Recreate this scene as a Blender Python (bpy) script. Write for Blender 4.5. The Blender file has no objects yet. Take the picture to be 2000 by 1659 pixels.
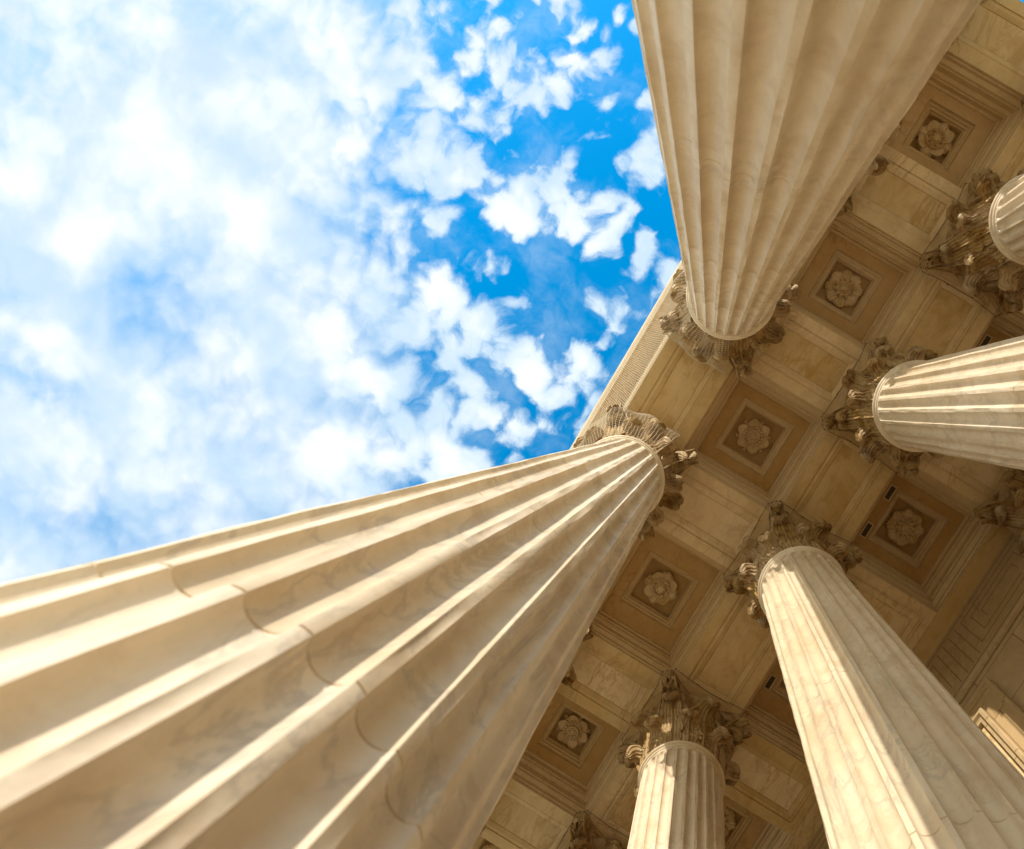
import bpy, math, random
from mathutils import Vector, Matrix, noise

# ------------------------------------------------------------------ units
# The portico is laid out in bays: 1 bay = distance between column axes = 4 m.
U = 4.0
Z0 = 0.40                      # camera height above the floor, in bays
HC = 3.9016                    # beam soffit above the camera
HN = 3.332                     # column necking above the camera
AY0, AY1, BY0, BY1 = 0.1765, 0.7947, 1.2039, 1.8111   # coffer edges (depth into the portico)
WY = -0.202                    # outer edge of the front beam
HB = 0.1938                    # half width of a cross beam
ROW2 = 0.9955
YK = 1.9069                    # back wall
XS = {-3: -3.03, -2: -2.057, -1: -1.097, 0: 0.0, 1: 1.0, 2: 1.9713, 3: 2.9216}
PI = math.pi
rnd = random.Random(7)

sc = bpy.context.scene
col = sc.collection

# ------------------------------------------------------------------ helpers
class MB:
    """collects vertices (in bays) and faces; build() links ONE mesh object"""
    def __init__(s): s.v = []; s.f = []
    def pt(s, p): s.v.append(tuple(p)); return len(s.v) - 1
    def quad(s, a, b, c, d):
        i = len(s.v); s.v += [tuple(a), tuple(b), tuple(c), tuple(d)]; s.f.append((i, i+1, i+2, i+3))
    def grid(s, rows, closed=False):
        n = len(rows[0]); base = len(s.v)
        for r in rows: s.v += [tuple(p) for p in r]
        for i in range(len(rows)-1):
            for j in range(n if closed else n-1):
                k = (j+1) % n
                s.f.append((base+i*n+j, base+i*n+k, base+(i+1)*n+k, base+(i+1)*n+j))
    def fan(s, pts):
        i = len(s.v); s.v += [tuple(p) for p in pts]; s.f.append(tuple(range(i, i+len(pts))))
    def box(s, x0, x1, y0, y1, z0, z1):
        i = len(s.v)
        s.v += [(x0,y0,z0),(x1,y0,z0),(x1,y1,z0),(x0,y1,z0),(x0,y0,z1),(x1,y0,z1),(x1,y1,z1),(x0,y1,z1)]
        for f in ((3,2,1,0),(4,5,6,7),(0,1,5,4),(1,2,6,5),(2,3,7,6),(3,0,4,7)):
            s.f.append(tuple(i+k for k in f))
    def lathe(s, prof, n=96, cap0=False, cap1=False):
        rows = [[(r*math.cos(2*PI*j/n), r*math.sin(2*PI*j/n), z) for j in range(n)] for r, z in prof]
        s.grid(rows, True)
        if cap0: s.fan(list(reversed(rows[0])))
        if cap1: s.fan(rows[-1])
    def rects(s, L, cap=True):
        """loft of nested rectangles (x0,x1,y0,y1,z)"""
        rows = [[(a,c,z),(b,c,z),(b,d,z),(a,d,z)] for a,b,c,d,z in L]
        s.grid(rows, True)
        if cap: s.fan(rows[-1])
    def tube(s, pts, r, n=4):
        rows = []
        for i, p in enumerate(pts):
            p = Vector(p); a = Vector(pts[max(i-1,0)]); b = Vector(pts[min(i+1,len(pts)-1)])
            t = (b-a).normalized(); u = t.orthogonal().normalized() if abs(t.z) > .9 else t.cross(Vector((0,0,1))).normalized()
            w = t.cross(u)
            rows.append([p + r*(math.cos(2*PI*k/n)*u + math.sin(2*PI*k/n)*w) for k in range(n)])
        s.grid(rows, True)
    def build(s, name, mat, parent=None, smooth=False, loc=None, sharp=35):
        me = bpy.data.meshes.new(name)
        me.from_pydata([(x*U, y*U, z*U) for x, y, z in s.v], [], s.f)
        me.validate(); 
        me.materials.append(mat)
        if smooth:
            me.polygons.foreach_set('use_smooth', [True]*len(me.polygons))
            try: me.set_sharp_from_angle(angle=math.radians(sharp))
            except Exception: pass
        me.update()
        o = bpy.data.objects.new(name, me); col.objects.link(o)
        if parent: o.parent = parent
        if loc: o.location = [c*U for c in loc]
        return o

def tag(o, label=None, cat=None, group=None, kind=None):
    if cat and not kind: kind = 'thing'
    if label: o['label'] = label
    if cat: o['category'] = cat
    if group: o['group'] = group
    if kind: o['kind'] = kind
    return o
def empty(name, loc, rz=0.0):
    o = bpy.data.objects.new(name, None); col.objects.link(o)
    o.location = [c*U for c in loc]; o.rotation_euler = (0,0,rz); o.empty_display_size = .2
    return o
def ground(x, y): return (x, y, 0.0)
def H(z): return z + Z0           # height above camera -> height above floor
def children(o): return [c for c in bpy.data.objects if c.parent == o]
KIDS = {}
def copy_tree(o, parent=None):
    c = o.copy(); col.objects.link(c); c.parent = parent
    for ch in KIDS.get(o.name, []): copy_tree(ch, c)
    return c
def freeze_kids():
    KIDS.clear()
    for o in bpy.data.objects:
        if o.parent: KIDS.setdefault(o.parent.name, []).append(o)

# ------------------------------------------------------------------ materials
def nd(nt, t, **kw):
    n = nt.nodes.new(t)
    for k, v in kw.items():
        if k in n.inputs.keys() if hasattr(n.inputs,'keys') else False: n.inputs[k].default_value = v
        else: setattr(n, k, v)
    return n
def mth(nt, op, a, b=None, clamp=False):
    n = nt.nodes.new('ShaderNodeMath'); n.operation = op; n.use_clamp = clamp
    for i, x in enumerate((a, b)):
        if x is None: continue
        if isinstance(x, (int, float)): n.inputs[i].default_value = x
        else: nt.links.new(x, n.inputs[i])
    return n.outputs[0]
def mixc(nt, fac, a, b, mode='MIX'):
    n = nt.nodes.new('ShaderNodeMix'); n.data_type = 'RGBA'; n.blend_type = mode
    for i, x in ((0, fac), (6, a), (7, b)):
        if isinstance(x, (int, float)): n.inputs[i].default_value = x
        elif isinstance(x, tuple): n.inputs[i].default_value = (*x, 1) if len(x) == 3 else x
        else: nt.links.new(x, n.inputs[i])
    return n.outputs[2]
def noise_n(nt, vec, scale, detail=4, rough=.55, dist=0.0):
    n = nt.nodes.new('ShaderNodeTexNoise')
    n.inputs['Scale'].default_value = scale; n.inputs['Detail'].default_value = detail
    n.inputs['Roughness'].default_value = rough; n.inputs['Distortion'].default_value = dist
    nt.links.new(vec, n.inputs['Vector']); return n.outputs[0]
def smooth(nt, x, lo, hi, a=0.0, b=1.0):
    n = nt.nodes.new('ShaderNodeMapRange'); n.interpolation_type = 'SMOOTHSTEP'
    nt.links.new(x, n.inputs[0]); n.inputs[1].default_value = lo; n.inputs[2].default_value = hi
    n.inputs[3].default_value = a; n.inputs[4].default_value = b; return n.outputs[0]

def stone(name, base, alt, vein, vein_amt=.5, stretch=(1,1,1), rot=(0,0,0), scale=1.0, rough=.55, bump=.25,
          drums=False, stain=None, stain_amt=0.0, blocks=None, spec=.3, tint_var=.10):
    m = bpy.data.materials.new(name); m.use_nodes = True; nt = m.node_tree; nt.nodes.clear()
    out = nt.nodes.new('ShaderNodeOutputMaterial'); p = nt.nodes.new('ShaderNodeBsdfPrincipled')
    nt.links.new(p.outputs[0], out.inputs[0])
    tc = nt.nodes.new('ShaderNodeTexCoord'); oi = nt.nodes.new('ShaderNodeObjectInfo')
    off = nt.nodes.new('ShaderNodeCombineXYZ')
    nt.links.new(mth(nt,'MULTIPLY',oi.outputs['Random'],37.0), off.inputs[0])
    nt.links.new(mth(nt,'MULTIPLY',oi.outputs['Random'],91.0), off.inputs[1])
    nt.links.new(mth(nt,'MULTIPLY',oi.outputs['Random'],53.0), off.inputs[2])
    add = nt.nodes.new('ShaderNodeVectorMath'); add.operation = 'ADD'
    nt.links.new(tc.outputs['Object'], add.inputs[0]); nt.links.new(off.outputs[0], add.inputs[1])
    src = add.outputs[0]
    drumv = None
    if drums:      # every drum of a shaft is another block of marble
        sx = nt.nodes.new('ShaderNodeSeparateXYZ'); nt.links.new(tc.outputs['Object'], sx.inputs[0])
        k = mth(nt,'FLOOR', mth(nt,'DIVIDE', mth(nt,'SUBTRACT', sx.outputs[2], (0.468+Z0)*U), 0.698*U))
        k2 = mth(nt,'ADD', k, mth(nt,'MULTIPLY', oi.outputs['Random'], 313.0))
        wn = nt.nodes.new('ShaderNodeTexWhiteNoise'); wn.noise_dimensions = '1D'; nt.links.new(k2, wn.inputs['W'])
        drumv = wn.outputs['Value']
        a2 = nt.nodes.new('ShaderNodeVectorMath'); a2.operation = 'ADD'
        sc2 = nt.nodes.new('ShaderNodeVectorMath'); sc2.operation = 'SCALE'; nt.links.new(wn.outputs['Color'], sc2.inputs[0]); sc2.inputs['Scale'].default_value = 40
        nt.links.new(src, a2.inputs[0]); nt.links.new(sc2.outputs[0], a2.inputs[1]); src = a2.outputs[0]
    mp = nt.nodes.new('ShaderNodeMapping'); mp.inputs['Scale'].default_value = [c*scale for c in stretch]; mp.inputs['Rotation'].default_value = rot
    nt.links.new(src, mp.inputs[0]); v = mp.outputs[0]
    cloudy = noise_n(nt, v, 1.1, 8, .64, .35)
    c = mixc(nt, smooth(nt, cloudy, .35, .68), base, alt)
    vn = noise_n(nt, v, 1.3, 7, .62, 1.1)
    ridge = mth(nt,'ABSOLUTE', mth(nt,'SUBTRACT', vn, .5))
    band = smooth(nt, ridge, 0.0, .026, 1.0, 0.0)
    gate = smooth(nt, noise_n(nt, v, .5, 2, .5), .42, .62)
    c = mixc(nt, mth(nt,'MULTIPLY', mth(nt,'MULTIPLY', band, gate), vein_amt), c, vein)
    fine = noise_n(nt, v, 9, 5, .7, .6)
    c = mixc(nt, smooth(nt, fine, .3, .75, 0.0, .28), c, tuple(x*.62 for x in base))
    speck = noise_n(nt, src, 30, 5, .75)
    c = mixc(nt, smooth(nt, speck, .56, .76, 0.0, .30), c, tuple(x*.5 for x in base))
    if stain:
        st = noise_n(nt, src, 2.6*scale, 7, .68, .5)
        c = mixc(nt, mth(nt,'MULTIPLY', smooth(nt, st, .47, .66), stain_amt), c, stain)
    if blocks:     # large ashlar blocks with thin joints
        w, h, off2 = blocks
        br = nt.nodes.new('ShaderNodeTexBrick'); br.inputs['Scale'].default_value = 1.0
        br.inputs['Brick Width'].default_value = w; br.inputs['Row Height'].default_value = h; br.inputs['Mortar Size'].default_value = .010; br.inputs['Mortar Smooth'].default_value = .3
        sp = nt.nodes.new('ShaderNodeSeparateXYZ'); nt.links.new(tc.outputs['Object'], sp.inputs[0])
        cb = nt.nodes.new('ShaderNodeCombineXYZ'); nt.links.new(sp.outputs[off2[0]], cb.inputs[0]); nt.links.new(sp.outputs[off2[1]], cb.inputs[1])
        nt.links.new(cb.outputs[0], br.inputs['Vector'])
        br.inputs['Color1'].default_value = (1,1,1,1); br.inputs['Color2'].default_value = (.82,.8,.78,1); br.inputs['Mortar'].default_value = (.3,.24,.18,1)
        c = mixc(nt, 1.0, c, br.outputs['Color'], 'MULTIPLY')
    # every block has its own tone
    var = drumv if drumv is not None else oi.outputs['Random']
    hv = nt.nodes.new('ShaderNodeHueSaturation'); nt.links.new(c, hv.inputs['Color'])
    nt.links.new(mth(nt,'ADD', mth(nt,'MULTIPLY', var, 2*tint_var), 1-tint_var), hv.inputs['Value'])
    nt.links.new(mth(nt,'ADD', mth(nt,'MULTIPLY', var, -.25), 1.14 if drums else 1.22), hv.inputs['Saturation'])
    nt.links.new(hv.outputs[0], p.inputs['Base Color'])
    r = smooth(nt, fine, .2, .8, rough-.12, rough+.15); nt.links.new(r, p.inputs['Roughness'])
    p.inputs['Specular IOR Level'].default_value = spec
    if bump:
        b = nt.nodes.new('ShaderNodeBump'); b.inputs['Strength'].default_value = bump; b.inputs['Distance'].default_value = .012
        g1 = noise_n(nt, tc.outputs['Object'], 14, 6, .7)
        g2 = noise_n(nt, tc.outputs['Object'], 2.6, 3, .55)
        g3 = noise_n(nt, tc.outputs['Object'], 55, 4, .75)
        nt.links.new(mth(nt,'ADD', mth(nt,'ADD', mth(nt,'MULTIPLY', g1, .5), mth(nt,'MULTIPLY', g3, .22)), g2), b.inputs['Height']); nt.links.new(b.outputs[0], p.inputs['Normal'])
    return m

def plain(name, colr, rough=.6, metal=0.0):
    m = bpy.data.materials.new(name); m.use_nodes = True; nt = m.node_tree
    p = nt.nodes['Principled BSDF']; tc = nt.nodes.new('ShaderNodeTexCoord')
    n = noise_n(nt, tc.outputs['Object'], 20, 4)
    nt.links.new(mixc(nt, smooth(nt, n, .3, .7), tuple(x*.75 for x in colr), colr), p.inputs['Base Color'])
    p.inputs['Roughness'].default_value = rough; p.inputs['Metallic'].default_value = metal
    return m

M = {}
M['shaft'] = stone('shaft marble', (.76,.645,.475), (.66,.53,.36), (.40,.34,.27), .5, (1,1,.42), (.25,.1,0), .95, .5, .45, drums=True, stain=(.52,.38,.23), stain_amt=.45, tint_var=.09)
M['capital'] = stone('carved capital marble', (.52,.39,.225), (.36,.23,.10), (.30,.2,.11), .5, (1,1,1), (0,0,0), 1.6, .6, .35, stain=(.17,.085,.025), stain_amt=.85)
M['beam'] = stone('beam marble', (.80,.62,.375), (.72,.53,.285), (.44,.27,.12), .6, (.5,1.3,1), (0,0,.5), .75, .5, .15, stain=(.50,.32,.14), stain_amt=.35)
M['panel'] = stone('veined soffit marble', (.82,.64,.395), (.73,.535,.285), (.50,.30,.11), .7, (.40,1.5,1), (0,0,.9), .75, .45, .1, stain=(.48,.29,.11), stain_amt=.45)
M['moulding'] = stone('grey moulding marble', (.70,.54,.335), (.64,.475,.27), (.46,.36,.25), .45, (1,1,1), (0,0,.3), .9, .5, .15, tint_var=.05)
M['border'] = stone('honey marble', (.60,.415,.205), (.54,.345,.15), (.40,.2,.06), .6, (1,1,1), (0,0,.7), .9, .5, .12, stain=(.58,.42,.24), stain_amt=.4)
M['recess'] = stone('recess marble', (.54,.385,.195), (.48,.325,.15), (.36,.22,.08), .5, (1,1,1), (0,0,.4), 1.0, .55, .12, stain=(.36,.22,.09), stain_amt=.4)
M['rosette'] = stone('rosette marble', (.70,.55,.345), (.64,.485,.28), (.4,.26,.12), .4, (1,1,1), (0,0,0), 1.5, .55, .2, stain=(.45,.29,.13), stain_amt=.35)
M['wall'] = stone('wall marble', (.62,.48,.305), (.56,.42,.25), (.38,.28,.18), .5, (1,1,.7), (0,.3,0), .5, .5, .12, blocks=(2.35,1.15,(0,2)))
M['frieze'] = stone('frieze marble', (.52,.39,.23), (.47,.335,.18), (.3,.19,.09), .4, (1,1,.7), (0,.3,0), .6, .55, .12)
M['joint'] = plain('dark joint', (.16,.10,.045), .8)
M['vent'] = plain('dark vent metal', (.10,.072,.042), .6)
M['cornice'] = stone('cornice marble', (.68,.57,.42), (.63,.50,.35), (.45,.37,.28), .35, (1,1,1), (0,0,0), .6, .55, .2)
M['net'] = plain('bird net twine', (.66,.55,.39), .8)
M['cable'] = plain('dark cable', (.10,.07,.045), .6)
M['plaza'] = stone('plaza marble', (.76,.60,.385), (.70,.54,.335), (.54,.42,.26), .3, (1,1,1), (0,0,0), .15, .6, .1, blocks=(1.6,1.6,(0,1)))
M['floor'] = stone('floor stone', (.28,.21,.135), (.25,.185,.115), (.3,.24,.17), .3, (1,1,1), (0,0,0), .3, .5, .1, blocks=(1.2,1.2,(0,1)))
M['roof'] = plain('roof metal', (.30,.30,.29), .5)

# ------------------------------------------------------------------ the column
NFL = 24
JOINTS = [-.235, .468, 1.115, 1.840, 2.562]
def shaft_mb(seed=1):
    mb = MB()
    zt, zb = HN - .004, -Z0 + .235
    zend = HN - .040; zlow = zb + .06
    def rad(z):
        q = HN - z
        return .1935 + .0060*q
    fw = .39
    ts = []                                  # positions across one flute cell
    for k in range(11): ts.append(-fw*math.cos(PI*k/10))
    cells = ts + [.5-.055, .5+.055]          # arris fillet slightly crowned
    zs = set()
    n = 190
    for i in range(n+1): zs.add(zb + (zt-zb)*i/n)
    for j in JOINTS:
        for d in (-.006, -.0017, -.0010, .0010, .0017, .006):
            if zb < j+d < zt: zs.add(j+d)
    for e, sgn in ((zend, -1), (zlow, 1)):
        for q in (0, .0006, .002, .004, .007, .011, .015, .019, .022): zs.add(e + sgn*q)
    zs = sorted(zs)
    rows = []
    for z in zs:
        r = rad(z); row = []
        pitch = 2*PI*r/NFL; w = fw*pitch; dep = .0172*r/.2
        groove = 0.0
        for j in JOINTS:
            if abs(z-j) < .0013: groove = .0015
        for c in range(NFL):
            for t in cells:
                a = 2*PI*(c+t)/NFL; d = 0.0
                if abs(t) < fw:
                    q = 1.0
                    for dist in (zend - z, z - zlow):
                        if dist < 0: q = 0
                        elif dist < w: q = min(q, dist/w)
                    if q > 0:
                        d = dep*math.sqrt(max(0.0, 1-(t/fw)**2-(1-q)**2))
                p = Vector((math.cos(a)*4.2, math.sin(a)*4.2, z*5.0 + seed*13))
                wob = noise.noise(p*1.1)*.0014 + noise.noise(Vector((c*3.7+(0 if t<.4 else 1.7), z*7.5, seed)))*.0017*(1 if abs(t) > .33 else .35)
                chip = max(0.0, noise.noise(Vector((c*5.1+t*2, z*22.0, seed+9)))-.50)*.008 if abs(t) >= fw-.001 else 0.0
                rr = r - d - groove + wob - chip
                row.append((rr*math.cos(a), rr*math.sin(a), H(z)))
        rows.append(row)
    mb.grid(rows, True)
    return mb

def base_mb():
    mb = MB()
    prof = [(.300,.085)]
    for k in range(13):
        a = -PI/2 + PI*k/12; prof.append((.265+.040*math.cos(a), .125+.040*math.sin(a)))
    prof += [(.262,.168),(.262,.176)]
    for k in range(9):
        a = PI*k/8; prof.append((.262-.018*math.sin(a), .176+.022*k/8))
    prof += [(.258,.200)]
    for k in range(9):
        a = -PI/2 + PI*k/8; prof.append((.240+.020*math.cos(a), .220+.016*math.sin(a)))
    prof += [(.226,.237),(.226,.242),(.21,.246)]
    mb.lathe(prof, 72)
    mb.rects([(-.31,.31,-.31,.31,0),(-.31,.31,-.31,.31,.082),(-.303,.303,-.303,.303,.085)])
    return mb

def bell_mb():
    mb = MB(); z = H(HN)
    prof = [(.196,z+.012),(.193,z+.03),(.192,z+.12),(.195,z+.25),(.203,z+.36),(.218,z+.44),(.236,z+.482),(.242,z+.490),(.236,z+.497),(.20,z+.497)]
    mb.lathe(prof, 72); return mb
def neck_mb():
    mb = MB(); z = H(HN); prof = [(.190,z-.022)]
    prof += [(.197,z-.020),(.200,z-.013),(.200,z-.010)]
    for k in range(11):
        a = -PI/2 + PI*k/10; prof.append((.199+.0105*math.cos(a), z+.001+.0105*math.sin(a)))
    prof += [(.196,z+.013)]
    mb.lathe(prof, 120); return mb

def leaf_mb(hgt, rho, half, r0, turn=2.75, seed=0, lean=.10, ridges=4.5):
    """acanthus leaf: stands on the bell, its tip curls out and hangs over, scalloped and deeply furrowed"""
    mb = MB(); NS, NV = 46, 54
    turn = 2.55; L1 = hgt - rho; LA = rho*turn; LD = rho*1.05; L2 = LA + LD; L = L1 + L2
    def centre(s):
        q = s*L
        if q < L1:
            return (r0 + lean*q*.5*(q/L1), H(HN)+.012+q, PI/2 - lean*q/L1)
        ext = max(0.0, q-L1-LA); a = min(q-L1, LA)/rho
        base = r0 + lean*L1*.5
        rr = rho*(1 - .10*a/turn); ang = PI/2 - lean - a
        return (base + rr*(1-math.cos(a)) + ext*math.cos(ang), H(HN)+.012+L1+rr*math.sin(a) + ext*math.sin(ang), ang)
    top, bot = [], []
    for i in range(NS+1):
        s = i/NS; r, z, ang = centre(s)
        tip = max(0.0, (s - L1/L)/(1-L1/L))
        w = half*(.80 + .34*math.sin(PI*min(1, s*1.25)) ) * (1 - .16*tip)
        if s > .84: w *= math.sqrt(max(0.05, 1-((s-.84)/.16)**2*.80))
        lobe = abs(math.sin(PI*(s*5.2+.15)))**.6
        w *= (.80 + .24*lobe) if tip < .45 else 1.0
        n_r, n_z = math.sin(ang), -math.cos(ang)       # outward normal in the (r, z) plane
        rt, rb = [], []
        for j in range(NV+1):
            v = -1 + 2*j/NV; x = v*w
            rib = .010*math.exp(-(v/.13)**2)*(1-tip*.7)
            spread = ridges
            am = .0095*(1-.55*tip); fur = am*abs(math.cos(spread*PI*v*.5))**.5*min(1, s*4+.3) - am
            edge = .010*abs(v)**3*(.4+.6*s)*max(0,1-2.2*tip) - .026*v*v*min(1,tip*1.5) + .007*math.sin(PI*min(1,tip))*(1-v*v)           # borders turn outward
            sag = -x*x/(2*max(r,.15))*(1-.3*tip)
            scal = 0.0
            if s > .80: scal = (.0055*abs(math.cos(spread*PI*v*.5))-.012*v*v)*(s-.8)/.2
            h = rib + fur + edge + noise.noise(Vector((v*2.2+seed, s*5, seed)))*.0016
            tr, tz = math.cos(ang), math.sin(ang)
            # lobes between the cuts lean a little up the leaf
            up = .012*abs(v)**2*(1-lobe)*(1-tip)
            pr = r + n_r*h + tr*(scal+up); pz = z + n_z*h + tz*(scal+up)
            rt.append((pr+sag, x, pz))
            th = (.012+.014*tip)*(1-.55*abs(v)**3)
            rb.append((pr+sag - n_r*th, x*.97, pz - n_z*th))
        top.append(rt); bot.append(rb)
    mb.grid(top); mb.grid([list(reversed(r)) for r in bot])
    for a, b in ((top[-1], bot[-1]),):
        mb.grid([a, b])
    mb.grid([[r[0] for r in top], [r[0] for r in bot]]); mb.grid([[r[-1] for r in top], [r[-1] for r in bot]])
    return mb

def volute_mb():
    """pair of scroll ribbons that meet under a corner of the abacus (corner along +x)"""
    mb = MB(); z = H(HN)
    path = []
    P0, P1, P2, P3 = Vector((.200,.20)), Vector((.235,.36)), Vector((.285,.478)), Vector((.325,.474))
    for i in range(15):
        t = i/14; q = (1-t)**3*P0 + 3*(1-t)**2*t*P1 + 3*(1-t)*t*t*P2 + t**3*P3; path.append((q.x, q.y))
    cx, cz, R = .320, .436, .040
    for i in range(1, 44):
        a = PI/2 - i/43*2.15*2*PI; rr = R*(1-.82*i/43); path.append((cx + rr*math.cos(a), cz + rr*math.sin(a)))
    n = len(path)
    for sgn in (-1, 1):
        top = []
        for i, (r, zz) in enumerate(path):
            a = path[max(0,i-1)]; b = path[min(n-1,i+1)]
            tx, tz = b[0]-a[0], b[1]-a[1]; l = math.hypot(tx, tz) or 1; tx/=l; tz/=l
            nx, nz = tz, -tx
            f = min(1.0, i/14); lat = sgn*(.075*(1-f)+.0235*f); hw = .017-.001*f; th = .0085
            sec = []
            for u, d in ((-1,1),(-.66,1),(-.45,.1),(.45,.1),(.66,1),(1,1),(1,-1),(.66,-1),(.45,-.1),(-.45,-.1),(-.66,-1),(-1,-1)):       # channelled ribbon
                sec.append((r + nx*th*d, lat + hw*u, z + zz + nz*th*d))
            top.append(sec)
        mb.grid(top, True); mb.fan(top[-1]); mb.fan(top[0])
        ev = [(cx + .009*math.cos(2*PI*k/10), sgn*.041, z + cz + .009*math.sin(2*PI*k/10)) for k in range(10)]
        ev2 = [(x, sgn*.004, zz) for x, _, zz in ev]
        mb.grid([ev, ev2], True); mb.fan(ev)
    return mb
def helix_mb():
    """two small scrolls that meet in the middle of a capital's side (side along +x)"""
    mb = MB(); z = H(HN)
    for sgn in (-1, 1):
        path = []
        for i in range(12):
            t = i/11; path.append((sgn*(.085*(1-t)**1.3+.028), .24+.200*t**.8))
        cx, cz, R = sgn*.034, .424, .030
        for i in range(1, 12):
            a = PI/2 + .3 + (-sgn)*(-1)*0 - 0; ang = PI/2 - sgn*(-1)*i/29*1.7*2*PI
            rr = R*(1-.8*i/29); path.append((cx + rr*math.cos(ang), cz + rr*math.sin(ang)))
        rows = []; n = len(path)
        for i, (y, zz) in enumerate(path):
            a = path[max(0,i-1)]; b = path[min(n-1,i+1)]
            ty, tz = b[0]-a[0], b[1]-a[1]; l = math.hypot(ty, tz) or 1; ny, nz = tz/l, -ty/l
            r = .205 + .032*min(1, i/11)
            rows.append([(r+d*.014, y + ny*.0055*u, z+zz+nz*.0055*u) for u, d in ((-1,-1),(1,-1),(1,1),(-1,1))])
        mb.grid(rows, True)
    return mb
def abacus_mb():
    mb = MB(); z = H(HN); top = H(HC) - .0008
    def outline(off):
        pts = []
        cut = .031
        for s in range(4):
            a0 = Vector((.262-off*1.0, -.262+cut+off*.4)); a1 = Vector((.262-off*1.0, .262-cut-off*.4))
            for k in range(17):
                t = k/16; p = a0.lerp(a1, t); p.x -= .068*(1-(2*t-1)**2)
                c, si = math.cos(s*PI/2), math.sin(s*PI/2)
                pts.append((p.x*c - p.y*si, p.x*si + p.y*c))
        return pts
    zb = z + .498
    L = [(.10,zb),(.016,zb),(.012,zb+.006),(.012,zb+.012),(.004,zb+.028),(.003,zb+.034),(.008,zb+.036),(.008,zb+.040),(.002,zb+.046),(0,zb+.054),(.003,top)]
    rows = [[(x, y, zz) for x, y in outline(o)] for o, zz in L]
    mb.grid(rows, True); mb.fan(rows[0]); mb.fan(rows[-1]); return mb
def flower_mb():
    """lobed flower in the middle of an abacus side (side along +x)"""
    mb = MB(); z = H(HN) + .505; rows = []
    for i in range(15):
        t = i/14; row = []
        for k in range(40):
            a = 2*PI*k/40; lob = 1 + .20*abs(math.cos(a*3))**1.2 - .12
            r = .052*math.sqrt(max(0,1-(t*1.02-.02)**2))*lob if t < 1 else .0
            if t > .55: r *= .82
            row.append((.190 + .062*t + .010*math.sin(3*a)*t*(1-t), r*math.cos(a), z + r*math.sin(a)*.95))
        rows.append(row)
    mb.grid(rows, True); return mb

def make_column():
    root = empty('fluted_column', (0,0,0))
    base_mb().build('base', M['shaft'], root, True)
    shaft_mb().build('shaft', M['shaft'], root, True, sharp=42)
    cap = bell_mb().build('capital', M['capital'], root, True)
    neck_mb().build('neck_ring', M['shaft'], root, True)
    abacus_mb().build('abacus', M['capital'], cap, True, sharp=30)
    l1 = [leaf_mb(.180,.026,.062,.199,2.9,s,.10,6) for s in (0,5)]
    l2 = [leaf_mb(.345,.035,.072,.199,2.95,s,.10,7) for s in (2,8)]
    l3 = [leaf_mb(.398,.027,.050,.205,2.9,s,.40,6) for s in (4,)]
    protos = []
    def ring(mbs, angs):
        os_ = []
        for i, a in enumerate(angs):
            k = i % len(mbs)
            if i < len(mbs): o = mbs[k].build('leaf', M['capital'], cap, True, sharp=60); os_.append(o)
            else:
                o = os_[k].copy(); col.objects.link(o); o.parent = cap
            o.rotation_euler = (0,0,a)
    ring(l1, [PI/8+PI/4*k for k in range(8)])
    ring(l2, [PI/4*k for k in range(8)])
    ring(l3, [PI/4+PI/2*k for k in range(4)])
    for nm, f in (('volute', volute_mb), ('helix', helix_mb), ('flower', flower_mb)):
        first = None
        for k in range(4):
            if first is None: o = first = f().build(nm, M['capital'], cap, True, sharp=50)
            else: o = first.copy(); col.objects.link(o); o.parent = cap
            o.rotation_euler = (0,0,(PI/4 if nm == 'volute' else 0)+PI/2*k)
    return root

proto = make_column()
freeze_kids()
COLS = [
 (0,0,'huge fluted column nearest the camera, its wavy sunlit flutes filling the lower left'),
 (1,0,'huge fluted column at the top whose broad shaft stands against the blue sky'),
 (2,0,'front column hidden by the broad top shaft, only leaf tips of its capital showing'),
 (3,0,'end corner column of the front row, covered by the broad top shaft'),
 (-1,0,'front column behind the lower-left giant shaft, only a capital edge showing low down'),
 (-2,0,'front column farthest down behind the lower-left giant shaft'),
 (0,1,'inner fluted column at lower right, its shaft half sunlit and half in straight shadow'),
 (1,1,'inner fluted column running off the right edge with thin strips of sun in its flutes'),
 (2,1,'inner fluted column cut by the right edge, its neck below the top-right rosette coffer'),
 (3,1,'end corner column of the inner row at the far right'),
 (-1,1,'slender-looking inner fluted column at bottom centre with its left half sunlit'),
 (-2,1,'inner column at the bottom edge with only its leafy capital in the picture'),
]
rows_y = (0.0, ROW2)
for n, (i, row, lab) in enumerate(COLS):
    o = proto if n == 0 else copy_tree(proto)
    o.location = (XS[i]*U, rows_y[row]*U, 0)
    o.rotation_euler = (0,0, PI/2*((n*3) % 4))
    tag(o, lab, 'column', 'fluted columns of the portico')

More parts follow.
